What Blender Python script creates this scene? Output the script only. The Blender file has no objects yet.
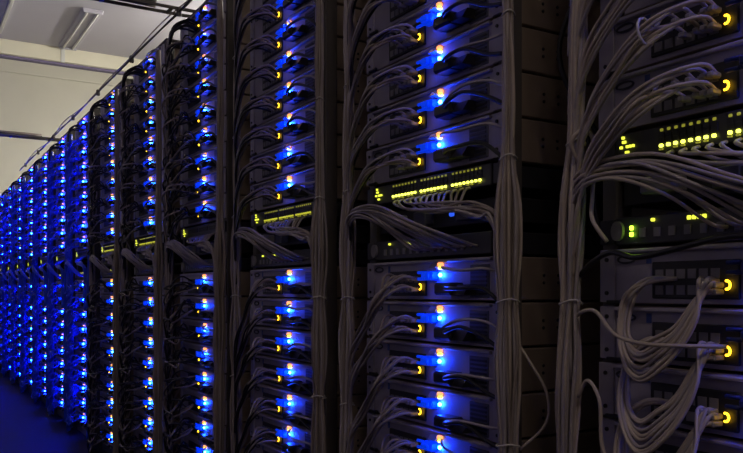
import bpy, math, random
from mathutils import Vector
random.seed(11)
SC = bpy.context.scene
COL = SC.collection

# ------------------------------------------------------------------ camera, world, lights, exposure
FPX = 781.0                     # focal length in pixels of the 743 wide frame
THETA = math.atan2(471.5, FPX)  # the row runs along +Y, the lens looks this far to its right
EYE = 0.92
cam = bpy.data.cameras.new('camera')
cam.sensor_fit = 'HORIZONTAL'; cam.sensor_width = 36.0
cam.lens = FPX / 743.0 * 36.0
cam.shift_y = 63.5 / 743.0
cam.clip_start = 0.05
camo = bpy.data.objects.new('camera', cam); COL.objects.link(camo)
camo.location = (0, 0, EYE)
camo.rotation_euler = (math.radians(90), 0, -THETA)
SC.camera = camo

world = bpy.data.worlds.new('world'); SC.world = world
world.use_nodes = True
world.node_tree.nodes['Background'].inputs[0].default_value = (0.02, 0.02, 0.025, 1)
world.node_tree.nodes['Background'].inputs[1].default_value = 0.5

SC.view_settings.view_transform = 'Standard'
SC.view_settings.look = 'None'
SC.view_settings.gamma = 1.0
SC.view_settings.use_curve_mapping = False
SC.view_settings.exposure = 0.0
SC.cycles.max_bounces = 5
SC.cycles.diffuse_bounces = 4
SC.cycles.glossy_bounces = 3
SC.cycles.sample_clamp_indirect = 4.0
SC.cycles.use_denoising = True

ADDED_REAR_L = 620.0      # unseen lamps added behind the racks to light the far wall
FILL_W = 21.0       # dim fill lamp added behind the camera
BLUE = 420.0             # identity light radiance
BLUE_FAR = 900.0

# ------------------------------------------------------------------ materials
def mat(name, col, rough=0.5, metal=0.0, emit=None, strength=0.0, noise=0.0, nscale=20.0, bump=0.0, sample=True, spec=0.5):
    m = bpy.data.materials.new(name); m.use_nodes = True
    nt = m.node_tree; b = nt.nodes['Principled BSDF']
    b.inputs['Base Color'].default_value = (*col, 1)
    b.inputs['Roughness'].default_value = rough
    b.inputs['Metallic'].default_value = metal
    b.inputs['Specular IOR Level'].default_value = spec
    if emit:
        b.inputs['Emission Color'].default_value = (*emit, 1)
        b.inputs['Emission Strength'].default_value = strength
        m.cycles.emission_sampling = 'FRONT' if sample else 'NONE'
    if noise or bump:
        tc = nt.nodes.new('ShaderNodeTexCoord')
        n = nt.nodes.new('ShaderNodeTexNoise'); n.inputs['Scale'].default_value = nscale; n.inputs['Detail'].default_value = 5
        nt.links.new(tc.outputs['Object'], n.inputs['Vector'])
        if noise:
            r = nt.nodes.new('ShaderNodeValToRGB')
            r.color_ramp.elements[0].position = 0.3; r.color_ramp.elements[1].position = 0.7
            r.color_ramp.elements[0].color = (*[c * (1 - noise) for c in col], 1)
            r.color_ramp.elements[1].color = (*[min(1, c * (1 + noise)) for c in col], 1)
            nt.links.new(n.outputs['Fac'], r.inputs['Fac']); nt.links.new(r.outputs['Color'], b.inputs['Base Color'])
        if bump:
            bp = nt.nodes.new('ShaderNodeBump'); bp.inputs['Strength'].default_value = bump; bp.inputs['Distance'].default_value = 0.01
            nt.links.new(n.outputs['Fac'], bp.inputs['Height']); nt.links.new(bp.outputs['Normal'], b.inputs['Normal'])
    return m

M = {
 'wall': mat('painted_wall', (0.62, 0.60, 0.51), 0.8, noise=0.05, nscale=1.3, bump=0.05),
 'wall_dark': mat('grey_wall', (0.20, 0.18, 0.17), 0.85, noise=0.06, nscale=1.5),
 'ceiling': mat('ceiling_paint', (0.56, 0.54, 0.62), 0.85, noise=0.04, nscale=1.0),
 'trunking': mat('cream_trunking', (0.88, 0.84, 0.68), 0.5, noise=0.03, nscale=3),
 'floor': mat('dark_vinyl_floor', (0.007, 0.007, 0.011), 0.6, noise=0.12, nscale=3, spec=0.2),
 'violet': mat('violet_shadow', (0.20, 0.17, 0.30), 0.6, noise=0.05, nscale=4),
 'white': mat('white_enamel', (0.75, 0.75, 0.72), 0.4, noise=0.03, nscale=8),
 'bluepanel': mat('blue_plastic_panel', (0.16, 0.16, 0.52), 0.35, noise=0.06, nscale=4),
 'tube': mat('frosted_tube', (0.85, 0.85, 0.82), 0.3, noise=0.02),
 'fill_tube': mat('fill_tube', (0.9, 0.9, 0.85), 0.3, emit=(1, 0.95, 0.8), strength=6, sample=False),
 'chassis': mat('server_steel', (0.30, 0.235, 0.18), 0.5, 0.1, noise=0.07, nscale=25),
 'face': mat('server_face_paint', (0.34, 0.31, 0.39), 0.5, 0.0, noise=0.07, nscale=25),
 'ear': mat('ear_steel', (0.37, 0.34, 0.41), 0.45, 0.1, noise=0.06, nscale=30),
 'frame': mat('rack_frame_paint', (0.085, 0.075, 0.068), 0.5, noise=0.15, nscale=12),
 'rear': mat('light_block_paint', (0.05, 0.045, 0.045), 0.6, noise=0.1, nscale=8),
 'dark': mat('dark_plastic', (0.018, 0.017, 0.019), 0.5, noise=0.2, nscale=40),
 'switch': mat('switch_shell', (0.03, 0.029, 0.034), 0.42, noise=0.15, nscale=20),
 'switchgrey': mat('switch_grey_face', (0.20, 0.19, 0.21), 0.5, noise=0.1, nscale=20),
 'psu': mat('psu_grille', (0.10, 0.10, 0.14), 0.5, 0.3, noise=0.1, nscale=50),
 'black': mat('black_rubber', (0.012, 0.011, 0.012), 0.38, noise=0.2, nscale=30),
 'badge': mat('badge_ink', (0.03, 0.03, 0.045), 0.35, noise=0.1, nscale=60),
 'badgeface': mat('badge_silver', (0.34, 0.33, 0.37), 0.35, 0.3, noise=0.06, nscale=60),
 'sticker': mat('blue_sticker', (0.05, 0.09, 0.32), 0.5, noise=0.1, nscale=60),
 'beige': mat('beige_cable', (0.46, 0.39, 0.33), 0.45, noise=0.12, nscale=14),
 'grey': mat('grey_cable', (0.36, 0.32, 0.32), 0.45, noise=0.12, nscale=14),
 'brown': mat('taupe_cable', (0.27, 0.225, 0.20), 0.45, noise=0.14, nscale=14),
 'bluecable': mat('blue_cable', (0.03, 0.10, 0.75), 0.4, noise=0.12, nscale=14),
 'tie': mat('white_tie', (0.55, 0.52, 0.50), 0.4, noise=0.05, nscale=30),
 'plug': mat('clear_plug', (0.30, 0.28, 0.30), 0.25, noise=0.05, nscale=40),
 'vga': mat('glowing_video_plug', (0.01, 0.05, 0.80), 0.45, emit=(0.0, 0.05, 1.0), strength=0.55, sample=False, spec=0.2),  # emission paints the blue glow of the lights onto the plug
 'vga_off': mat('unlit_video_plug', (0.02, 0.03, 0.16), 0.45, noise=0.1, nscale=50, spec=0.3),  # the same plug without the painted glow
 'gold': mat('brass_clip', (0.55, 0.40, 0.10), 0.4, 0.6, noise=0.1, nscale=60),
 'led_blue': mat('identity_light', (0.1, 0.2, 0.8), 0.3, emit=(0.003, 0.042, 1.0), strength=BLUE),
 'led_blue_far': mat('bright_identity_light', (0.1, 0.2, 0.8), 0.3, emit=(0.001, 0.014, 1.0), strength=BLUE_FAR),
 'led_orange': mat('orange_light', (0.9, 0.4, 0.2), 0.3, emit=(1.0, 0.33, 0.10), strength=1.7, sample=False),
 'led_yellow': mat('link_light', (0.8, 0.8, 0.2), 0.3, emit=(0.95, 0.80, 0.10), strength=1.8, sample=False),
 'led_amber': mat('amber_light', (0.9, 0.6, 0.1), 0.3, emit=(1.0, 0.55, 0.02), strength=4.0),
 'led_green': mat('port_light', (0.7, 0.8, 0.1), 0.3, emit=(0.80, 0.85, 0.06), strength=1.5, sample=False),
 'led_green_hot': mat('bright_port_light', (0.7, 0.8, 0.1), 0.3, emit=(0.85, 0.90, 0.10), strength=3.2),
 'led_green_dim': mat('dim_port_light', (0.7, 0.7, 0.1), 0.3, emit=(0.62, 0.60, 0.06), strength=0.28, sample=False),
 'led_olive': mat('olive_port_light', (0.7, 0.8, 0.1), 0.3, emit=(0.62, 0.60, 0.04), strength=0.75, sample=False),
 'led_lime': mat('lime_light', (0.5, 0.9, 0.1), 0.3, emit=(0.45, 1.0, 0.03), strength=6.0),
}

# ------------------------------------------------------------------ mesh helpers
class MB:
    def __init__(s): s.v = []; s.f = []; s.mi = []; s.sm = []
    def _add(s, vs, fs, m=0, smooth=False):
        o = len(s.v); s.v += [tuple(v) for v in vs]
        for f in fs: s.f.append(tuple(i + o for i in f)); s.mi.append(m); s.sm.append(smooth)
        return s
    def box(s, x0, x1, y0, y1, z0, z1, m=0, bev=0.0):
        if bev <= 0:
            vs = [(x0,y0,z0),(x1,y0,z0),(x1,y1,z0),(x0,y1,z0),(x0,y0,z1),(x1,y0,z1),(x1,y1,z1),(x0,y1,z1)]
            return s._add(vs, [(0,3,2,1),(4,5,6,7),(0,1,5,4),(1,2,6,5),(2,3,7,6),(3,0,4,7)], m)
        # chamfered box: 24 vertices
        b = min(bev, (x1-x0)*.45, (y1-y0)*.45, (z1-z0)*.45)
        vs = []; idx = {}
        for ix, X in ((0,x0),(1,x1)):
            for iy, Y in ((0,y0),(1,y1)):
                for iz, Z in ((0,z0),(1,z1)):
                    sx = b if ix == 0 else -b; sy = b if iy == 0 else -b; sz = b if iz == 0 else -b
                    idx[(ix,iy,iz,0)] = len(vs); vs.append((X, Y+sy, Z+sz))
                    idx[(ix,iy,iz,1)] = len(vs); vs.append((X+sx, Y, Z+sz))
                    idx[(ix,iy,iz,2)] = len(vs); vs.append((X+sx, Y+sy, Z))
        fs = []
        I = idx
        fs += [(I[0,0,0,0],I[0,0,1,0],I[0,1,1,0],I[0,1,0,0]), (I[1,0,0,0],I[1,1,0,0],I[1,1,1,0],I[1,0,1,0])]
        fs += [(I[0,0,0,1],I[1,0,0,1],I[1,0,1,1],I[0,0,1,1]), (I[0,1,0,1],I[0,1,1,1],I[1,1,1,1],I[1,1,0,1])]
        fs += [(I[0,0,0,2],I[0,1,0,2],I[1,1,0,2],I[1,0,0,2]), (I[0,0,1,2],I[1,0,1,2],I[1,1,1,2],I[0,1,1,2])]
        for a in (0,1):
            for c in (0,1):
                q = (I[a,c,0,0],I[a,c,1,0],I[a,c,1,1],I[a,c,0,1]); fs.append(q if a == c else q[::-1]); 
                q = (I[a,0,c,0],I[a,1,c,0],I[a,1,c,2],I[a,0,c,2]); fs.append(q if a != c else q[::-1])
                q = (I[0,a,c,1],I[1,a,c,1],I[1,a,c,2],I[0,a,c,2]); fs.append(q if a == c else q[::-1])
        for a in (0,1):
            for c in (0,1):
                for d in (0,1):
                    t = (I[a,c,d,0],I[a,c,d,1],I[a,c,d,2]); fs.append(t if (a+c+d) % 2 else t[::-1])
        return s._add(vs, fs, m)
    def tube(s, pts, r, n=6, m=0, cap=True):
        pts = [Vector(p) for p in pts]; rings = []
        up = Vector((0.13, 0.21, 0.97)).normalized()
        t0 = (pts[1]-pts[0]).normalized()
        nrm = (up - t0 * up.dot(t0)).normalized()
        for i, p in enumerate(pts):
            t = (pts[min(i+1, len(pts)-1)] - pts[max(i-1, 0)]).normalized()
            nrm = nrm - t * nrm.dot(t)
            if nrm.length < 1e-6: nrm = t.orthogonal()
            nrm.normalize(); bi = t.cross(nrm)
            rr = r[i] if isinstance(r, (list, tuple)) else r
            rings.append([p + (nrm*math.cos(2*math.pi*k/n) + bi*math.sin(2*math.pi*k/n))*rr for k in range(n)])
        vs = [v for g in rings for v in g]; fs = []
        for i in range(len(pts)-1):
            for k in range(n):
                fs.append((i*n+k, i*n+(k+1) % n, (i+1)*n+(k+1) % n, (i+1)*n+k))
        if cap:
            fs.append(tuple(range(n))[::-1]); fs.append(tuple((len(pts)-1)*n+k for k in range(n)))
        return s._add(vs, fs, m, True)
    def disc_x(s, x0, x1, cy, cz, ry, rz, n=16, m=0):       # an elliptic plate facing -x
        vs = []
        for X in (x0, x1):
            for k in range(n):
                a = 2*math.pi*k/n; vs.append((X, cy+ry*math.cos(a), cz+rz*math.sin(a)))
        fs = [tuple(range(n)), tuple(range(n, 2*n))[::-1]]
        for k in range(n): fs.append((k, n+k, n+(k+1) % n, (k+1) % n))
        return s._add(vs, fs, m)
    def ring_x(s, x, cy, cz, ry, rz, w, n=20, m=0, t=0.0016):
        vs = []
        for k in range(n):
            a = 2*math.pi*k/n; c, q = math.cos(a), math.sin(a)
            vs += [(x, cy+(ry-w)*c, cz+(rz-w)*q), (x-t, cy+(ry-w)*c, cz+(rz-w)*q), (x-t, cy+ry*c, cz+rz*q), (x, cy+ry*c, cz+rz*q)]
        fs = []
        for k in range(n):
            j = (k+1) % n
            for e in range(4): fs.append((4*k+e, 4*j+e, 4*j+(e+1) % 4, 4*k+(e+1) % 4))
        return s._add(vs, fs, m)
    def ball(s, c, r, n=8, k=5, m=0):
        vs = [(c[0], c[1], c[2]-r)]
        for i in range(1, k):
            a = math.pi*i/k
            for j in range(n):
                b = 2*math.pi*j/n; vs.append((c[0]+r*math.sin(a)*math.cos(b), c[1]+r*math.sin(a)*math.sin(b), c[2]-r*math.cos(a)))
        vs.append((c[0], c[1], c[2]+r)); L = len(vs)-1; fs = []
        for j in range(n):
            fs.append((0, 1+(j+1) % n, 1+j)); fs.append((L, L-n+j, L-n+(j+1) % n))
            for i in range(k-2): fs.append((1+i*n+j, 1+i*n+(j+1) % n, 1+(i+1)*n+(j+1) % n, 1+(i+1)*n+j))
        return s._add(vs, fs, m, True)
    def wedge(s, x0, x1, y0, y1, z0, z1, m=0):              # a block whose outer end slopes down
        vs = [(x0,y0,z0),(x1,y0,z0),(x1,y1,z0),(x0,y1,z0),(x0+(x1-x0)*.45,y0,z1),(x1,y0,z1),(x1,y1,z1),(x0+(x1-x0)*.45,y1,z1)]
        return s._add(vs, [(0,3,2,1),(4,5,6,7),(0,1,5,4),(1,2,6,5),(2,3,7,6),(3,0,4,7)], m)
    def mesh(s, name, *mats):
        me = bpy.data.meshes.new(name); me.from_pydata(s.v, [], s.f)
        for m in mats: me.materials.append(M[m] if isinstance(m, str) else m)
        me.polygons.foreach_set('material_index', s.mi); me.polygons.foreach_set('use_smooth', s.sm)
        me.update(); return me

def spline(ctrl, per=5):                                   # Catmull-Rom through the control points
    P = [Vector(c) for c in ctrl]; P = [P[0]*2-P[1]] + P + [P[-1]*2-P[-2]]; out = []
    for i in range(1, len(P)-2):
        a, b, c, d = P[i-1:i+3]
        for k in range(per):
            t = k/per
            out.append(0.5*((2*b)+(-a+c)*t+(2*a-5*b+4*c-d)*t*t+(-a+3*b-3*c+d)*t**3))
    out.append(P[-2]); return out

def obj(name, me, parent=None, loc=(0,0,0)):
    o = bpy.data.objects.new(name, me); COL.objects.link(o)
    o.location = loc
    if parent is not None: o.parent = parent
    return o
def tag(o, label, cat, group=None, kind=None):
    o['label'] = label; o['category'] = cat
    if group: o['group'] = group
    if kind: o['kind'] = kind
    return o
def empty(name, loc):
    o = bpy.data.objects.new(name, None); COL.objects.link(o); o.location = loc; o.empty_display_size = 0.05
    return o
def struct(name, me, loc=(0,0,0), label=None):
    o = obj(name, me, None, loc); o['kind'] = 'structure'
    if label: o['label'] = label
    return o
def copy_tree(o, parent=None, loc=None):
    c = o.copy(); COL.objects.link(c); c.parent = parent
    if loc is not None: c.location = loc
    for ch in TREE.get(o.name, ()):
        copy_tree(ch, c)
    return c
TREE = {}
def index_tree(o):                                         # remember the children once, so copying stays quick
    TREE[o.name] = list(o.children)
    for ch in o.children: index_tree(ch)

# ------------------------------------------------------------------ the room
RX0, RX1, RY0, RY1, RH = -1.5, 6.2, -3.2, 11.2, 4.155
struct('floor', MB().box(RX0, RX1, RY0, RY1, -0.1, 0).mesh('floor', 'floor'), label='dark vinyl floor of the aisle')
struct('ceiling', MB().box(RX0, RX1, RY0, RY1, RH, RH+0.1).mesh('ceiling', 'ceiling'), label='pale grey ceiling')
wf = struct('wall_far', MB().box(RX0, RX1, RY1, RY1+0.1, 0, RH).mesh('wall_far', 'wall'), label='cream painted far wall')
struct('wall_left', MB().box(RX0-0.1, RX0, RY0, RY1, 0, RH).mesh('wall_left', 'wall_dark'))
struct('wall_right', MB().box(RX1, RX1+0.1, RY0, RY1, 0, RH).mesh('wall_right', 'wall'))
struct('wall_near', MB().box(RX0, RX1, RY0-0.1, RY0, 0, RH).mesh('wall_near', 'wall_dark'))
t1 = struct('trim_1', MB().box(RX0, RX1, RY1-0.15, RY1-0.0005, 3.965, RH-0.0005, bev=0.006).mesh('trim_1', 'trunking'), label='cream cable trunking where far wall meets ceiling')
for xx in (-0.2, 1.86, 3.9, 5.5):
    obj('joint_cover', MB().box(xx-0.025, xx+0.025, RY1-0.158, RY1-0.149, 3.955, RH-0.004, bev=0.003).mesh('joint_cover', 'white'), t1)
struct('trim_2', MB().box(RX0, RX1, RY1-0.02, RY1-0.0005, 3.765, 3.785, bev=0.004).mesh('trim_2', 'wall'), label='thin rail on far wall below the trunking')
struct('trunking_shadow', MB().box(RX0, RX1, RY1-0.10, RY1-0.0005, 3.935, 3.9645, bev=0.003).mesh('trunking_shadow', 'violet'), label='violet strip painted as the shadow under the cream trunking')  # coloured strip stands in for the shadow under the trunking

def batten(x0, x1, y0, y1, lit, drop=0.0, tube='fill_tube'):
    """twin tube fluorescent batten hanging under the ceiling"""
    b = empty('ceiling_lamp', ((x0+x1)/2, (y0+y1)/2, RH-0.0005-drop))
    if drop:
        for s in (-1, 1): obj('hanger', MB().tube([(0, s*0.5, 0), (0, s*0.5, drop)], 0.006, 6).mesh('hanger', 'white'), b)
    w, l = (x1-x0)/2, (y1-y0)/2
    obj('housing', MB().box(-w, w, -l, l, -0.022, 0, bev=0.006).mesh('housing', 'ceiling' if not lit else 'white'), b)
    for s in (-1, 1):
        obj('tube', MB().tube([(s*w*.5, -l+.03, -0.036), (s*w*.5, l-.03, -0.036)], 0.013, 10).mesh('tube', tube if lit else 'tube'), b)
        obj('end_cap', MB().box(-w*.96, w*.96, s*l-(.03 if s > 0 else 0), s*l+(0 if s > 0 else .03), -0.048, -0.020, bev=0.006).mesh('end_cap', 'white' if lit else 'ceiling'), b)
    return b
tag(batten(1.79, 2.02, 9.35, 10.95, False), 'unlit twin-tube fluorescent batten on ceiling by the far wall', 'ceiling lamp')
def lamp_light(name, loc, sx, sy, watts, col):
    L = bpy.data.lights.new(name, 'AREA'); L.shape = 'RECTANGLE'; L.size = sx; L.size_y = sy; L.energy = watts; L.color = col
    o = bpy.data.objects.new(name, L); COL.objects.link(o); o.location = loc; return o
for i, (yy, pw) in enumerate(((2.6, 0.4), (5.6, 0.8), (8.6, 1.0))):
    tm = 'added_tube_%d' % i
    M[tm] = mat(tm, (0.9, 0.9, 0.85), 0.3, emit=(1.0, 0.95, 0.84), strength=ADDED_REAR_L*pw)
    b = batten(4.15, 4.25, yy-0.75, yy+0.75, True, 0.55, tm)  # added out of view to brighten the far wall and ceiling
    tag(b, ('unseen lit batten added over next aisle, closest to the viewer', 'unseen lit batten added over next aisle, midway along', 'unseen lit batten added over next aisle, beside the far wall')[i], 'ceiling lamp', 'unseen battens added over the next aisle')
b = batten(-0.45, -0.22, -2.1, -0.6, True)  # fill lamp added out of view to brighten the rack faces
tag(b, 'dim fill lamp added above the aisle behind the viewer', 'ceiling lamp')
lamp_light('added_fill', (-0.335, -1.35, RH-0.10), 0.2, 1.4, FILL_W, (1.0, 0.82, 0.74))

# framed blue panel in the ceiling
pn = empty('ceiling_panel', (0.78, 9.5, RH-0.0005))
tag(pn, 'blue panel in a white frame on the ceiling, top left corner', 'ceiling panel')
for n_, bx in (('frame_side', (-0.30,-0.26,-1.2,1.2)), ('frame_side', (0.26,0.30,-1.2,1.2)), ('frame_end', (-0.26,0.26,-1.2,-1.16)), ('frame_end', (-0.26,0.26,1.16,1.2))):
    obj(n_, MB().box(*bx, -0.05, 0, bev=0.004).mesh(n_, 'white'), pn)
obj('panel', MB().box(-0.26, 0.26, -1.16, 1.16, -0.02, 0).mesh('panel', 'bluepanel'), pn)

# ------------------------------------------------------------------ the row of racks
X0 = 0.994                       # front plane of the servers
PITCH, YL0 = 0.75, 0.60          # row spacing, Y of the identity light column of rack 0
NR = 14
UH = 0.092
UP_Z = EYE + 0.254               # base of the first server above the switches
LO_Z = EYE + 0.069 - UH          # base of the first server below the switches
N_UP, N_LO = 9, 10
ORD = ['first','second','third','fourth','fifth','sixth','seventh','eighth','ninth','tenth','eleventh','twelfth','thirteenth','fourteenth']
RNAME = ['nearest rack'] + ['%s rack from the right' % ORD[i] for i in range(1, NR)]
RTOP = UP_Z + N_UP*UH + 0.012

# ---- rack frame (open on the sides)
def make_rack():
    r = empty('server_rack', (0, 0, 0))
    me_post = MB().box(0.004, 0.042, -0.016, 0.016, 0.0, RTOP, bev=0.003).mesh('post', 'frame')
    me_back = MB().box(0.74, 0.78, -0.016, 0.016, 0.0, RTOP, bev=0.003).mesh('post', 'frame')
    for y in (-0.187, 0.297):
        obj('post', me_post, r, (0, y, 0)); obj('post', me_back, r, (0, y, 0))
    obj('top_panel', MB().box(0.004, 0.78, -0.203, 0.313, RTOP, RTOP+0.012, bev=0.003).mesh('top_panel', 'frame'), r)
    obj('base_panel', MB().box(0.004, 0.78, -0.203, 0.313, 0.0, 0.045, bev=0.004).mesh('base_panel', 'frame'), r)
    obj('rear_light_block', MB().box(0.782, 0.80, -0.4395, 0.3095, 0.0, RTOP+0.012, bev=0.003).mesh('rear_light_block', 'rear'), r)  # added panel, stops next-aisle light leaking through the gaps
    # upright cable channel standing in the gap on the near side
    mb = MB().box(0.26, 0.285, -0.43, -0.215, 0.0, RTOP)
    g = obj('cable_channel', mb.mesh('cable_channel', 'frame'), r)
    return r
rack0 = make_rack(); index_tree(rack0)

# ---- server, detailed kind: local origin at the base of the front face below the identity light
LZ = 0.055
def cord_path(dz, out, sag, end):
    return spline([(-0.018, -0.045, 0.026), (-0.05, -0.075, 0.027+dz*.3), (-out, -0.13, 0.03+dz), (-out*.8, -0.19, 0.028+dz*.6-sag), (-0.035, -0.24, 0.02-sag+end)], 5)
def chassis_mb(m_lip=0):
    return MB().box(0.0, 0.70, -0.168, 0.278, 0.002, 0.0895, bev=0.0025).box(-0.001, 0.001, -0.1675, 0.2775, 0.003, 0.0885, m=m_lip)
ME = {}
ME['chassis'] = chassis_mb(1).mesh('chassis', 'chassis', 'face')
ME['lip'] = MB().box(-0.010, 0.0, -0.166, 0.276, 0.0815, 0.0875, bev=0.0015).mesh('lid_lip', 'ear')
ME['ear'] = MB().box(-0.004, 0.0035, -0.0155, 0.0155, 0.003, 0.0885, bev=0.001).mesh('ear', 'ear')
ME['screw'] = MB().disc_x(-0.0065, -0.004, 0, 0, 0.0035, 0.0035, 8).mesh('screw', 'dark')
mb = MB().box(-0.003, 0.0, -0.155, -0.095, 0.008, 0.074, bev=0.001); ME['psu'] = mb.mesh('power_supply', 'psu')
mb = MB()
for i in range(7): mb.box(-0.0046, -0.003, -0.150, -0.100, 0.013+i*0.0085, 0.0175+i*0.0085)
ME['vent'] = mb.mesh('vent_slats', 'dark')
mb = MB().box(-0.040, 0.0, -0.078, -0.018, 0.012, 0.038, bev=0.005).wedge(-0.036, -0.004, -0.115, -0.078, 0.013, 0.034); ME['plug'] = mb.mesh('power_plug', 'black')
ME['cord'] = [MB().tube(cord_path(*a), 0.0042, 6).mesh('power_cord', 'black') for a in ((0.012, .05, .012, -.01), (-.004, .06, .0, -.03), (0.006, .045, .02, .0))]
ME['wire'] = [MB().tube(spline([(-0.006, -0.004, a), (-0.035, -0.05, a+b*.4), (-0.045, -0.12, a+b), (-0.035, -0.19, a+b*.9), (-0.03, -0.245, a+c)], 5), 0.003, 6).mesh('grey_wire', 'grey') for a, b, c in ((0.028, 0.028, 0.0), (0.072, -0.01, -0.03), (0.02, 0.02, 0.02))]
mb = MB().box(-0.022, 0.0, 0.013, 0.046, 0.044, 0.064, bev=0.003).box(-0.030, -0.022, 0.017, 0.042, 0.047, 0.061, bev=0.003); ME['vga'] = mb.mesh('video_plug', 'vga')
ME['prong'] = MB().tube([(-0.030, 0.0, 0.0), (-0.030, 0.022, 0.0)], 0.0034, 7).mesh('thumb_screw', 'vga')
ME['led'] = MB().ball((-0.0075, 0, 0), 0.0044).mesh('identity_light', 'led_blue')
ME['led_far'] = MB().ball((-0.013, 0, 0), 0.0058, 7, 4).mesh('identity_light', 'led_blue_far')
ME['status'] = MB().wedge(-0.020, 0.0, 0.002, 0.026, 0.070, 0.081).mesh('status_plug', 'plug')
ME['orange'] = MB().box(-0.014, -0.002, -0.006, 0.004, 0.074, 0.0815, bev=0.002).mesh('orange_light', 'led_orange')
ME['link'] = MB().box(-0.014, -0.002, -0.006, 0.002, 0.0665, 0.073, bev=0.002).mesh('link_light', 'led_yellow')
ME['ports'] = MB().box(-0.005, 0.0, 0.058, 0.205, 0.010, 0.066, bev=0.0015).mesh('port_panel', 'dark')
mb = MB()
for i in range(6):
    for j in range(2): mb.box(-0.0062, -0.005, 0.088+i*0.019, 0.102+i*0.019, 0.016+j*0.024, 0.030+j*0.024)
ME['jack'] = mb.mesh('jacks', 'switchgrey')
mb = MB()
for k in range(9):                                          # crescent around the amber lit jack
    a = math.radians(-100 + k*25); mb.ball((-0.009, 0.0745-0.0050*math.cos(a), 0.030+0.0058*math.sin(a)), 0.0019, 6, 4)
ME['amber'] = mb.mesh('amber_light', 'led_amber')
ME['amber_small'] = MB().box(-0.009, -0.002, 0.071, 0.077, 0.026, 0.034, bev=0.002).mesh('amber_light', 'led_amber')
ME['badge'] = MB().disc_x(-0.0016, -0.0002, 0.256, 0.0715, 0.0165, 0.0055, 20).mesh('badge', 'badgeface')
ME['badge_ring'] = MB().ring_x(-0.0016, 0.256, 0.0715, 0.0185, 0.0070, 0.0032).mesh('badge_ring', 'badge')
ME['sticker'] = MB().box(-0.0012, 0.0, 0.208, 0.218, 0.064, 0.079).mesh('sticker', 'sticker')
ME['latch'] = MB().box(-0.009, 0.0, 0.262, 0.292, 0.0015, 0.0065, bev=0.001).ball((-0.006, 0.262, 0.004), 0.0045, 8, 5).mesh('latch', 'dark')
mb = MB()
for x in (0.13, 0.17): 
    for z in (0.038, 0.053): mb.tube([(x, -0.1695, z), (x, -0.1675, z)], 0.0034, 8)
ME['holes'] = mb.mesh('side_screws', 'dark')
ME['rail'] = MB().box(0.05, 0.66, -0.176, -0.168, 0.030, 0.060, bev=0.001).mesh('slide_rail', 'frame')

ME['vga_off'] = ME['vga'].copy(); ME['vga_off'].materials[0] = M['vga_off']
ME['prong_off'] = ME['prong'].copy(); ME['prong_off'].materials[0] = M['vga_off']
def near_server(v, off=''):
    s = empty('rack_server', (0, 0, 0))
    obj('chassis', ME['chassis'], s); obj('lid_lip', ME['lip'], s)
    for y in (-0.184, 0.294):
        e = obj('ear', ME['ear'], s, (0, y, 0))
        obj('screw', ME['screw'], e, (0, 0, 0.018)); obj('screw', ME['screw'], e, (0, 0, 0.072))
    p = obj('power_supply', ME['psu'], s); k = obj('vent_slats', ME['vent'], p); k['kind'] = 'stuff'
    pl = obj('power_plug', ME['plug'], s); obj('power_cord', ME['cord'][v % 3], pl)
    obj('grey_wire', ME['wire'][v % 3], s)
    g = obj('video_plug', ME['vga'+off], s)
    obj('thumb_screw', ME['prong'+off], g, (0.012, 0.046, 0.047)); obj('thumb_screw', ME['prong'+off], g, (0.012, 0.046, 0.061))
    obj('identity_light', ME['led'], s, (0, 0, LZ))
    q = obj('status_plug', ME['status'], s); obj('orange_light', ME['orange'], q); obj('link_light', ME['link'], q)
    t = obj('port_panel', ME['ports'], s); j = obj('jacks', ME['jack'], t); j['kind'] = 'stuff'; obj('amber_light', ME['amber'], t)
    b = obj('badge', ME['badge'], s); obj('badge_ring', ME['badge_ring'], b)
    obj('sticker', ME['sticker'], s); obj('latch', ME['latch'], s)
    h = obj('side_screws', ME['holes'], s); h['kind'] = 'stuff'
    index_tree(s); return s
mb = chassis_mb(4); mb.box(-0.010, 0.0, -0.166, 0.276, 0.0815, 0.0875, m=1)
for y in (-0.184, 0.294): mb.box(-0.004, 0.0035, y-0.0155, y+0.0155, 0.003, 0.0885, m=1)
mb.box(-0.003, 0.0, -0.155, -0.095, 0.008, 0.074, m=2); mb.box(-0.005, 0.0, 0.058, 0.205, 0.010, 0.066, m=3)
ME['chassis_plain'] = mb.mesh('chassis', 'chassis', 'ear', 'psu', 'dark', 'face')
mb = MB().box(-0.022, 0.0, 0.013, 0.046, 0.044, 0.064, bev=0.003).box(-0.030, -0.022, 0.017, 0.042, 0.047, 0.061, bev=0.003)
for z in (0.047, 0.061): mb.tube([(-0.018, 0.046, z), (-0.018, 0.068, z)], 0.0034, 6)
ME['vga_plain'] = mb.mesh('video_plug', 'vga')
def mid_server(v):
    s = empty('rack_server', (0, 0, 0))
    obj('chassis', ME['chassis_plain'], s)
    pl = obj('power_plug', ME['plug'], s); obj('power_cord', ME['cord'][v % 3], pl)
    obj('grey_wire', ME['wire'][v % 3], s)
    obj('video_plug', ME['vga_plain'], s); obj('identity_light', ME['led'], s, (0, 0, LZ))
    q = obj('status_plug', ME['status'], s); obj('orange_light', ME['orange'], q); obj('link_light', ME['link'], q)
    obj('amber_light', ME['amber_small'], s)
    index_tree(s); return s
def far_server(v):
    s = empty('rack_server', (0, 0, 0))
    obj('chassis', ME['chassis_plain'], s)
    obj('power_plug', ME['plug'], s)
    obj('video_plug', ME['vga_plain'], s); obj('identity_light', ME['led_far'], s, (0, 0, LZ))
    obj('orange_light', ME['orange'], s)
    index_tree(s); return s

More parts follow.
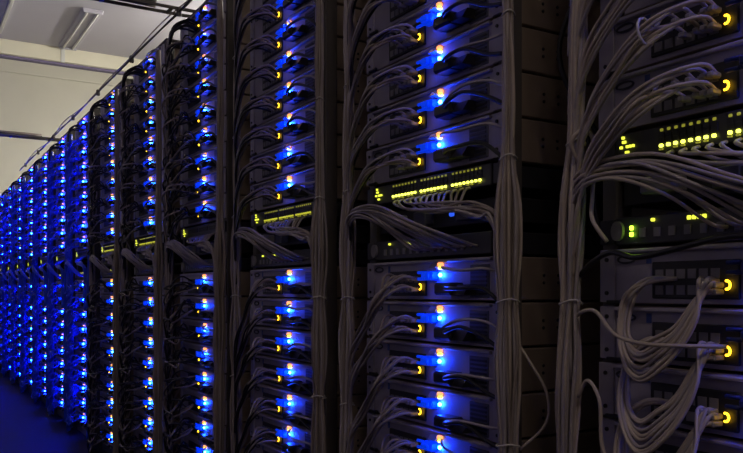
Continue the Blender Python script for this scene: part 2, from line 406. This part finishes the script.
# ---- cable looms from the server ports to the upright bundle on the rack's left
RND = random.Random(5)
def loom_ctrl(kind, v, i, n):
    j = lambda a: RND.uniform(-a, a)
    y0 = 0.092 + 0.019*(i % 6); z0 = 0.023 + 0.024*((i//6 + i) % 2)
    a = i*2.4; q = 0.0085*math.sqrt((i+.5)/n); oy, oz = q*math.cos(a), q*math.sin(a)      # place within the strand
    if kind == 'steep': oz *= 1.9
    if kind in ('up', 'steep'):   # gathers into a strand that falls to the left
        o = 0.080 + j(.004); d = (0.042 + 0.012*v) if kind == 'up' else (0.062 + 0.006*v)
        y0 = 0.088 + 0.012*(i % 6)
        return [(-0.004, y0, z0), (-0.040, y0+0.004, z0+0.010+j(.003)), (-o+oy, 0.150+0.2*(y0-0.11), 0.036-0.25*d+oz*1.5+j(.003)), (-o*.95+oy, 0.218+oy+j(.004), 0.030-d*.75+oz*1.4+j(.003)), (-0.062+oy, 0.285+oy+j(.004), 0.020-d*1.45+oz*1.3+j(.004)), (-0.046+oy, 0.324+oy+j(.008), -0.050-d*1.8+j(.01)), (-0.042+oy, 0.332+oy+j(.010), -0.17-d)]
    if kind == 'down':      # slants down to the left
        o = 0.070 + j(.006); d = 0.062 + 0.014*v
        y0 = 0.088 + 0.014*(i % 6)
        return [(-0.004, y0, z0), (-0.045, y0+0.002, z0+0.006+j(.004)), (-o+oy, 0.145+0.3*(y0-0.11), 0.024-0.3*d+oz*1.7+j(.004)), (-o*.9+oy, 0.220+oy+j(.006), 0.012-d*.9+oz*1.7+j(.005)), (-0.058+oy, 0.292+oy+j(.006), -0.010-d*1.5+oz*1.6+j(.006)), (-0.045+oy, 0.327+oy+j(.008), -0.08-d*1.8+j(.01)), (-0.042+oy, 0.334+oy+j(.010), -0.2-d)]
    # 'loop': sweeps down in a wide loop, turns up on the left and runs back behind
    y0 = 0.086 + 0.0065*(i % 4); z0 = 0.020 + 0.010*(i//4) + 0.006*(i % 2)
    o = 0.045 + 0.003*i + j(.003); b = -0.062 - 0.0075*i - 0.008*v + j(.003); e = 0.0035*(7-i) - 0.012
    return [(-0.004, y0, z0), (-0.026, y0+0.001, z0+0.001), (-o*.7, 0.100+e*.5, 0.010-0.003*i), (-o*.85, 0.122+e, 0.40*b-0.006+j(.003)), (-o*.95, 0.152+e, b*.78+j(.002)), (-o*.9, 0.187+e*.6, b+j(.002)), (-o*.8, 0.216+e*.2, b*.84), (-o*.68, 0.232-e*.3+j(.003), b*.42), (-o*.5, 0.228-e*.3+j(.004), 0.010+j(.005)), (-0.022, 0.200+j(.008), 0.036+j(.004)), (-0.006, 0.165+j(.01), 0.040)]
LOOM = {}
NC = 8
def loom_meshes(kind, v, mats, sides, per, r=0.0031):
    return [MB().tube(spline(loom_ctrl(kind, v, i, NC), per), r, sides).mesh('cable', mats[i % len(mats)]) for i in range(NC)]
CABLEPLUG = MB().box(-0.026, -0.004, -0.0052, 0.0052, -0.0042, 0.0042, bev=0.002).mesh('cable_plug', 'plug')
def near_loom(kind, v, mats, plugs):
    s = empty('cable_loom', (0, 0, 0)); st = RND.getstate()
    if kind == 'steep' and v == 2:
        obj('cable_tie', MB().tube([(-0.080+0.017*math.cos(2*math.pi*t/12), 0.152+0.004*math.sin(2*math.pi*t/12), 0.022+0.021*math.sin(2*math.pi*t/12)) for t in range(13)], 0.0022, 5).mesh('cable_tie', 'tie'), s)
    for i, me in enumerate(loom_meshes(kind, v, mats, 6, 5)):
        c = obj('cable', me, s)
        if plugs:
            z0 = 0.023 + 0.024*((i//6 + i) % 2)
            y0 = (0.088 + 0.014*(i % 6)) if kind == 'down' else 0.088 + 0.012*(i % 6)
            if kind == 'loop': y0 = 0.086 + 0.0065*(i % 4); z0 = 0.020 + 0.010*(i//4) + 0.006*(i % 2)
            obj('cable_plug', CABLEPLUG, c, (0, y0, z0))
    index_tree(s); return s
def joined_loom(kind, v, m, r=0.0036):
    mb = MB()
    for i in range(NC): mb.tube(spline(loom_ctrl(kind, v, i, NC), 4), r, 5)
    return mb.mesh('cable_loom', m)

protos = []
def proto(o): protos.append(o); return o
S_NEAR = [proto(near_server(v)) for v in range(3)]
S_FIRST = [proto(near_server(v, '_off')) for v in range(3)]
S_MID = [proto(mid_server(v)) for v in range(3)]
S_FAR = [proto(far_server(v)) for v in range(1)]
L0 = {'up': [proto(near_loom('steep', v, ['beige', 'grey'], True)) for v in range(3)], 'down': [proto(near_loom('loop', v, ['beige', 'beige', 'grey'], True)) for v in range(3)]}
L1 = {'up': [proto(near_loom('up', v, ['brown', 'black', 'grey', 'brown'], True)) for v in range(3)], 'down': [proto(near_loom('down', v, ['grey', 'brown'], True)) for v in range(3)]}
L2 = {'up': [proto(near_loom('up', v, ['brown', 'black', 'grey'], False)) for v in range(3)], 'down': [proto(near_loom('down', v, ['brown', 'black', 'grey'], False)) for v in range(3)]}
def tangle(v, *mats):
    mb = MB(); R_ = random.Random(40+v)
    for i in range(9):
        u = lambda a, b: R_.uniform(a, b)
        mb.tube(spline([(-0.004, u(.06, .2), u(.02, .06)), (-u(.03, .07), u(.05, .2), u(.01, .08)), (-u(.05, .095), u(.12, .24), u(-.03, .06)), (-u(.04, .09), u(.18, .30), u(-.07, .03)), (-0.055, u(.28, .33), u(-.13, -.03)), (-0.04, u(.32, .345), u(-.25, -.15))], 4), 0.0036, 5, m=i % len(mats))
    return mb.mesh('cable_loom', *mats)
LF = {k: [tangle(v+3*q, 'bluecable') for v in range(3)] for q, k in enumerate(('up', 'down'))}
LM = {k: [tangle(v+3*q+10, 'black', 'brown', 'black') for v in range(3)] for q, k in enumerate(('up', 'down'))}
LT = [joined_loom('up', v, 'black', 0.0042) for v in range(3)]

def place(src, loc):
    """a copy of a built thing and all its parts"""
    return copy_tree(src, None, loc)

for n in range(NR):
    Y = YL0 + PITCH*n
    rk = place(rack0, (X0, Y, 0))
    tag(rk, ('open black server rack frame, nearest of the row' if n == 0 else 'open black server rack frame, %s' % RNAME[n].replace(' rack', '')), 'server rack', 'server racks in the row')
    for side, cnt in (('above', N_UP), ('below', N_LO)):
        for k in range(cnt):
            z = UP_Z + k*UH if side == 'above' else LO_Z - k*UH
            v = (n*7 + k*5 + (k//3)) % 3
            jx = RND.uniform(-.004, 0)
            src = S_FIRST if n == 0 else S_NEAR if n <= 2 else S_MID if n <= 5 else S_FAR
            s = place(src[v % len(src)], (X0+jx, Y, z))
            where = '%s %s the switches in the %s' % (ORD[k], side, RNAME[n])
            tag(s, ('grey server with amber port light, ' if n == 0 else 'blue-lit grey server, ') + where, 'server', 'rack servers in the row')
            kd = 'up' if side == 'above' else 'down'
            if n <= 2:
                l = place((L0, L1, L2)[n][kd][v], (X0+jx, Y, z))
            else:
                me = (LF if n >= 6 else LM)[kd][v]
                if n >= 3 and side == 'above' and k == cnt-1: me = LT[v]
                l = obj('cable_loom', me, None, (X0+jx, Y, z))
            if n >= 6: l.scale.x = 0.85
            colr = 'blue' if n >= 6 else 'grey' if n <= 1 else 'dark'
            tag(l, '%s cables of the server %s' % (colr, where), 'cables', 'network cables plugged into the servers')

# ---- switches between the two stacks
def switch_mesh_bits():
    d = {}
    d['shell'] = MB().box(-0.006, 0.40, -0.165, 0.275, 0.0, 0.044, bev=0.002).mesh('shell', 'switch')
    d['ear'] = MB().box(-0.004, 0.0035, -0.0155, 0.0155, 0.002, 0.042, bev=0.001).mesh('ear', 'switch')
    a, b, c, e = MB(), MB(), MB(), MB()
    for i in range(24):
        y = 0.185 - i*0.0128 - (i//8)*0.012
        a.box(-0.0105, -0.006, y-0.0030, y+0.0030, 0.0110, 0.0160, bev=0.001)
        b.box(-0.0085, -0.006, y-0.0030, y+0.0030, 0.0350, 0.0395, bev=0.001)  # dim emissive row along the top edge
        c.box(-0.0080, -0.006, y-0.0050, y+0.0050, 0.0180, 0.0260); c.box(-0.0080, -0.006, y-0.0050, y+0.0050, 0.0265, 0.0335)
        if i % 3 != 1: e.box(-0.0095, -0.006, y-0.0025, y+0.0035, 0.0070, 0.0092)
    d['bright'] = a.mesh('port_lights', 'led_green_hot'); d['dim'] = b.mesh('port_lights', 'led_green_dim'); d['jacks'] = c.mesh('jacks', 'dark'); d['small'] = e.mesh('activity_lights', 'led_green_dim')
    q = MB()
    for (y, z, w) in ((0.262, 0.022, 0.004), (0.256, 0.030, 0.006), (0.250, 0.022, 0.003), (0.244, 0.022, 0.003), (0.238, 0.022, 0.003), (0.250, 0.013, 0.006), (0.258, 0.037, 0.004)):
        q.box(-0.0095, -0.006, y-w/2, y+w/2, z-0.002, z+0.002)
    d['status'] = q.mesh('status_lights', 'led_green')
    d['medium'] = d['bright'].copy(); d['medium'].materials[0] = M['led_olive']
    return d
SW = switch_mesh_bits()
def upper_switch(row='bright', rest=True):
    s = empty('network_switch', (0, 0, 0))
    obj('shell', SW['shell'], s)
    for y in (-0.184, 0.294): obj('ear', SW['ear'], s, (0, y, 0))
    for nm, k in (('port_lights', row), ('upper_dim_row', 'dim'), ('jacks', 'jacks'), ('activity_lights', 'small'), ('status_lights', 'status')):
        if not rest and k in ('small', 'dim'): continue
        o = obj(nm, SW[k], s); o['kind'] = 'stuff'
    index_tree(s); return s
q = MB()
for i in range(4): q.box(-0.010, -0.006, 0.108+i*0.0085, 0.114+i*0.0085, 0.031, 0.037, bev=0.001)
ME_ROW = q.mesh('port_lights', 'led_green')
q = MB()
for i in range(12): q.box(-0.0085, -0.006, 0.215-i*0.027, 0.226-i*0.027, 0.010, 0.024)
ME_LOWJ = q.mesh('jacks', 'switchgrey')
ME_LIME = MB().box(-0.0115, -0.006, 0.2375, 0.2435, 0.022, 0.029, bev=0.0015).box(-0.0115, -0.006, 0.2375, 0.2435, 0.012, 0.019, bev=0.0015).mesh('power_lights', 'led_lime')
ME_DOT = MB().box(-0.011, -0.006, 0.197, 0.203, 0.033, 0.038, bev=0.001).box(-0.011, -0.006, 0.040, 0.046, 0.033, 0.038, bev=0.001).mesh('status_lights', 'led_green')
ME_END = MB().disc_x(-0.012, -0.006, 0.268, 0.022, 0.012, 0.016, 14).mesh('end_cap', 'switchgrey')
def lower_switch(lime=True):
    s = empty('network_switch', (0, 0, 0))
    obj('shell', SW['shell'], s)
    for y in (-0.184, 0.294): obj('ear', SW['ear'], s, (0, y, 0))
    for nm, me in (('port_lights', ME_ROW), ('jacks', ME_LOWJ), ('power_lights', ME_LIME), ('status_lights', ME_DOT)):
        if nm == 'power_lights' and not lime: continue
        o = obj(nm, me, s); o['kind'] = 'stuff'
    obj('end_cap', ME_END, s)
    index_tree(s); return s
ME_MODA = MB().box(-0.022, 0.10, -0.03, 0.03, 0.0, 0.026, bev=0.003).mesh('module', 'switchgrey')
ME_MODB = MB().box(-0.012, 0.10, -0.022, 0.022, 0.0, 0.03, bev=0.002).mesh('module', 'psu')
ME_BLUEL = MB().box(-0.012, -0.004, -0.006, 0.006, 0.0, 0.016, bev=0.002).mesh('indicator_light', mat('indicator_blue', (0.1, 0.2, 0.8), 0.3, emit=(0.03, 0.12, 1), strength=0.9, sample=False))
def panel_unit():
    s = empty('console_unit', (0, 0, 0))
    obj('shell', MB().box(0.012, 0.35, -0.165, 0.275, 0.0, 0.05, bev=0.002).mesh('shell', 'dark'), s)
    obj('module', ME_MODA, s, (0, 0.185, 0.012)); obj('module', ME_MODB, s, (0, 0.075, 0.008)); obj('module', ME_MODB, s, (0, -0.08, 0.008))
    obj('indicator_light', ME_BLUEL, s, (0.008, -0.03, 0.02))
    index_tree(s); return s
SLN = proto(lower_switch(False))
SUM, SUF = proto(upper_switch('medium')), proto(upper_switch('small', False))
SU, SL, SP = proto(upper_switch()), proto(lower_switch()), proto(panel_unit())

# ---- cables of the switches
def fan_upper(i):
    j = lambda a: RND.uniform(-a, a); y = 0.165 - i*0.022
    dr = 0.035 + 0.02*(i/13) + j(.008)
    return [(-0.006, y, 0.002), (-0.022, y-0.004, -0.006), (-0.048+j(.008), y*.75-0.045, -dr+0.012), (-0.060+j(.008), y*.42-0.105, -dr+j(.006)), (-0.058+j(.006), y*.14-0.185, -dr-0.008+j(.01)), (-0.050+j(.01), -0.232+j(.008), -0.085+j(.015)), (-0.048+j(.012), -0.250+j(.012), -0.19), (-0.046+j(.012), -0.250+j(.014), -0.33)]
def fan_lower(i):
    j = lambda a: RND.uniform(-a, a); y = 0.075 - i*0.020
    h = 0.095 + 0.002*i + j(.006)
    return [(-0.008, y, 0.016), (-0.035, y+0.008, 0.022+j(.004)), (-0.070+j(.006), y*.6+0.085, 0.068+j(.006)), (-0.078+j(.006), y*.3+0.185, h*1.02), (-0.066+j(.006), 0.286+j(.006), h), (-0.050+j(.006), 0.325+j(.006), h-0.045), (-0.044+j(.008), 0.337+j(.01), -0.05), (-0.042+j(.01), 0.338+j(.012), -0.22)]
def fan(name, fn, cnt, mats, sep, r=0.0031):
    if sep:
        s = empty(name, (0, 0, 0))
        for i in range(cnt): obj('cable', MB().tube(spline(fn(i), 5), r, 6).mesh('cable', mats[i % len(mats)]), s)
        index_tree(s); return s
    mb = MB()
    for i in range(cnt): mb.tube(spline(fn(i), 4), r*1.1, 5)
    return mb.mesh(name, mats[0])
FU = [proto(fan('switch_cables', fan_upper, 13, ['grey', 'beige'], True)), proto(fan('switch_cables', fan_upper, 13, ['grey', 'brown'], True))]
FL = [proto(fan('switch_cables', fan_lower, 11, ['beige', 'grey'], True)), proto(fan('switch_cables', fan_lower, 11, ['grey', 'brown'], True))]
FUM, FLM = fan('switch_cables', fan_upper, 13, ['brown'], False), fan('switch_cables', fan_lower, 11, ['brown'], False)
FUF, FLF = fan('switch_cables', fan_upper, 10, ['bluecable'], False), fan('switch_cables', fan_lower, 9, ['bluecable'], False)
ZU, ZL, ZP = EYE+0.205, EYE+0.072, EYE+0.135
for n in range(NR):
    Y = YL0 + PITCH*n
    tag(place(SU if n <= 1 else SUF if (n >= 6 or n == 3) else SUM, (X0, Y, ZU)), 'upper network switch with a row of yellow lights in the %s' % RNAME[n], 'network switch', 'upper switches')
    tag(place(SL if n == 0 else SLN, (X0, Y, ZL)), 'lower network switch with few lights in the %s' % RNAME[n], 'network switch', 'lower switches')
    if n <= 5: tag(place(SP, (X0, Y, ZP)), 'dark console unit between the switches of the %s' % RNAME[n], 'console unit', 'units between the switches')
    for (near, mid, far, z, w) in ((FU, FUM, FUF, ZU, 'upper'), (FL, FLM, FLF, ZL, 'lower')):
        if n <= 2: o = place(near[min(n, 1)], (X0, Y, z))
        else: o = obj('switch_cables', far if n >= 6 else mid, None, (X0, Y, z))
        tag(o, '%s cables fanning from the %s switch of the %s' % ('blue' if n >= 6 else 'grey', w, RNAME[n]), 'cables', 'cables of the switches')

# ---- upright bundles tied along both sides of each rack
def bundle_ctrl(rad, i, cnt, zt, zb, wide, R, lean=0.0):
    a = i*2.39996; rr = rad*math.sqrt((i+0.5)/cnt); pts = []; z = zt; k = 0
    N = max(6, int((zt-zb)/0.085))
    wob = R.uniform(0, 6)
    for q in range(N+1):
        z = zt + (zb-zt)*q/N
        tied = 0.80 if q % 3 == 0 else 1.12
        f = tied * (wide(z) if wide else 1.0)
        b = a + 0.5*math.sin(z*3.1+wob)
        pts.append((rr*f*math.cos(b)*.8 + R.uniform(-.0018, .0018) - 0.002, rr*f*math.sin(b) + R.uniform(-.002, .002) + 0.006*math.sin(z*2.3+0.7) + lean*(z-EYE), z))
    return pts
def bundle(rad, cnt, zt, zb, wide, mats, sep, seed, lean=0.0, r=0.0034):
    R = random.Random(seed)
    ties = [zt + (zb-zt)*q/9 for q in range(1, 9)]
    if sep:
        s = empty('cable_bundle', (0, 0, 0))
        for i in range(cnt):
            obj('cable', MB().tube(spline(bundle_ctrl(rad, i, cnt, zt, zb, wide, R, lean), 3), r, 6).mesh('cable', mats[(i*7+i//3) % len(mats)]), s)
        N = max(6, int((zt-zb)/0.085))
        for q in range(3, N, 3):
            z = zt+(zb-zt)*q/N; f = rad*0.84*(wide(z) if wide else 1.0) + 0.0035
            yo = 0.006*math.sin(z*2.3+0.7) + lean*(z-EYE)
            mb = MB().tube([(f*.86*math.cos(2*math.pi*t/12)-0.002, f*math.sin(2*math.pi*t/12)+yo, z+0.004*math.sin(t)) for t in range(13)], 0.0017, 5)
            obj('cable_tie', mb.mesh('cable_tie', 'tie'), s)
        index_tree(s); return s
    mb = MB()
    for i in range(cnt): mb.tube(spline(bundle_ctrl(rad, i, cnt, zt, zb, wide, R), 2), r*1.25, 5)
    return mb.mesh('cable_bundle', mats[0])
ZT, ZB = RTOP-0.07, 0.03
wl = lambda z: 0.95 if z < EYE+0.16 else max(0.62, 0.95-(z-EYE-0.16)*2.5)
wr = lambda z: 1.0 if z < EYE+0.14 else max(0.46, 1.0-(z-EYE-0.14)*3.2)
BN = {
 (0, 'left'): proto(bundle(0.021, 22, ZT, ZB, wl, ['beige', 'beige', 'grey'], True, 1, -0.028)), (0, 'right'): proto(bundle(0.022, 20, ZT, ZB, wr, ['grey', 'beige'], True, 2)),
 (1, 'left'): proto(bundle(0.021, 18, ZT, ZB, wl, ['grey', 'brown'], True, 3)), (1, 'right'): proto(bundle(0.024, 22, ZT, ZB, wr, ['beige', 'grey', 'brown'], True, 4, 0.012)),
 (2, 'left'): proto(bundle(0.021, 14, ZT, ZB, wl, ['brown', 'grey'], True, 5)), (2, 'right'): proto(bundle(0.023, 16, ZT, ZB, wr, ['brown', 'grey'], True, 6))}
BM = {'left': bundle(0.020, 12, ZT, ZB, wl, ['brown'], False, 7), 'right': bundle(0.022, 12, ZT, ZB, wr, ['brown'], False, 8)}
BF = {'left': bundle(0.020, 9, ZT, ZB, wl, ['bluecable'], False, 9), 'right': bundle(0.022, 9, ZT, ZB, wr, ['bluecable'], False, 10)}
for n in range(NR):
    Y = YL0 + PITCH*n
    for side, dy in (('left', 0.330), ('right', -0.264)):
        loc = (X0-(0.045 if n <= 5 else 0.03), Y+dy, 0)
        o = place(BN[n, side], loc) if n <= 2 else obj('cable_bundle', (BF if n >= 6 else BM)[side], None, loc)
        tag(o, '%s upright cable bundle, %s side of the %s' % ('blue' if n >= 6 else 'grey', side, RNAME[n]), 'cable bundle', 'upright cable bundles')

# ---- loose cables in the gaps and beside the nearest bundle
def loose(name, pts, r, m, label):
    return tag(obj(name, MB().tube(spline(pts, 6), r, 7).mesh(name, m)), label, 'cable')
yl = YL0+0.338
loose('power_cable', [(X0+0.10, yl+0.06, 2.0), (X0+0.09, yl+0.09, 1.55), (X0+0.06, yl+0.13, 1.36), (X0+0.11, yl+0.09, 1.22), (X0+0.16, yl+0.06, 1.16)], 0.005, 'black', 'black power cord hanging in the gap beside the nearest rack, upper')
loose('power_cable', [(X0+0.12, yl+0.10, 1.9), (X0+0.10, yl+0.14, 1.5), (X0+0.13, yl+0.12, 1.18), (X0+0.12, yl+0.08, 1.02), (X0+0.14, yl+0.03, 0.94)], 0.0045, 'black', 'black power cord curving down the gap beside the nearest rack, lower')
loose('stray_cable', [(X0-0.03, YL0+0.75-0.262, 0.83), (X0-0.02, YL0+0.75-0.29, 0.79), (X0+0.0, YL0+0.75-0.312, 0.735), (X0+0.0, YL0+0.75-0.31, 0.68), (X0-0.03, YL0+0.75-0.275, 0.63)], 0.0028, 'beige', 'loose beige cable bowing out of bundle beside second rack from the right')
loose('stray_cable', [(X0-0.045, yl-0.02, 0.745), (X0-0.05, yl-0.045, 0.775), (X0-0.05, yl-0.07, 0.745), (X0-0.05, yl-0.075, 0.675), (X0-0.05, yl-0.10, 0.650), (X0-0.055, yl-0.16, 0.620), (X0-0.04, yl-0.22, 0.605)], 0.0031, 'beige', 'loose beige cable arching from bundle across lower servers of nearest rack')
loose('stray_cable', [(X0-0.045, yl-0.015, 0.877), (X0-0.05, yl-0.04, 0.887), (X0-0.05, yl-0.065, 0.884), (X0-0.06, yl-0.11, 0.852), (X0-0.07, yl-0.17, 0.842), (X0-0.06, yl-0.23, 0.842), (X0-0.02, yl-0.27, 0.842)], 0.0031, 'beige', 'single beige cable running straight from bundle across nearest rack')
loose('stray_cable', [(X0-0.05, yl-0.03, 1.12), (X0-0.07, yl-0.028, 1.155), (X0-0.06, yl-0.045, 1.175), (X0-0.05, yl-0.06, 1.15), (X0-0.05, yl-0.055, 1.07), (X0-0.06, yl-0.065, 1.03), (X0-0.05, yl-0.085, 0.995)], 0.0036, 'beige', 'beige cable curled beside the nearest bundle at switch height')
loose('power_cable', [(X0-0.04, yl-0.02, 0.945), (X0-0.05, yl-0.06, 0.967), (X0-0.055, yl-0.10, 0.978), (X0-0.06, yl-0.15, 0.968), (X0-0.06, yl-0.22, 0.978), (X0-0.06, yl-0.30, 0.990), (X0-0.05, yl-0.38, 0.985)], 0.0045, 'black', 'black power cord crossing the top lower server of nearest rack')

# ---- wire run along the rack tops and cable runs across the aisle
wr_ = empty('wire_run', (X0-0.03, 4.6, RTOP+0.03))
tag(wr_, 'thin wire run with clips along the rack tops', 'wire run')
def along(amp, ph, dx, dz): return [(dx+amp*math.sin(q*.9+ph), -3.4+q*0.25, dz+amp*1.2*math.cos(q*1.3+ph)) for q in range(28)]
obj('rod', MB().tube([(0, -3.4, 0), (0, 3.4, 0)], 0.004, 8).mesh('rod', 'frame'), wr_)
for i, (a, p, dx, dz, m) in enumerate(((.006, 0, .006, .010, 'black'), (.009, 2, -.008, .004, 'brown'))):
    obj('cable', MB().tube(spline(along(a, p, dx, dz), 3), 0.0028, 6).mesh('cable', m), wr_)
for q in range(9):
    obj('clip', MB().box(-0.010, 0.010, -0.008, 0.008, -0.020, 0.014, bev=0.003).mesh('clip', 'frame'), wr_, (0, -3.0+q*0.75, 0))
def cross_run(Y, z, seed, label, cnt):
    R = random.Random(seed)
    e = empty('overhead_cable_run', (0, Y, z)); tag(e, label, 'cable run', 'cable runs across the aisle')
    L = RX0+0.002
    for s in (-0.035, 0.035):
        obj('side_rail', MB().box(L, X0+0.12, s-0.003, s+0.003, -0.008, 0.006, bev=0.002).mesh('side_rail', 'frame'), e)
    for k in range(9):
        obj('rung', MB().box(-1.2+k*0.27, -1.185+k*0.27, -0.031, 0.031, -0.010, -0.004).mesh('rung', 'frame'), e)
    for i in range(cnt):
        y0, z0 = R.uniform(-.022, .022), R.uniform(0.004, 0.024)
        pts = [(L+0.01+q*0.2, y0+R.uniform(-.008, .008), z0+R.uniform(-.006, .007)) for q in range(13)]
        obj('cable', MB().tube(spline(pts, 3), 0.006, 6).mesh('cable', ('black', 'brown', 'brown')[i % 3]), e)
cross_run(6.3, RTOP+0.045, 3, 'dark cable run crossing the aisle in front of the far wall', 8)
cross_run(3.25, RTOP+0.085, 4, 'dark cable run crossing the aisle at the top edge', 6)

# ------------------------------------------------------------------ drop the pattern objects the copies were made from
def drop(o):
    for ch in list(o.children): drop(ch)
    bpy.data.objects.remove(o, do_unlink=True)
for p in protos + [rack0]: drop(p)
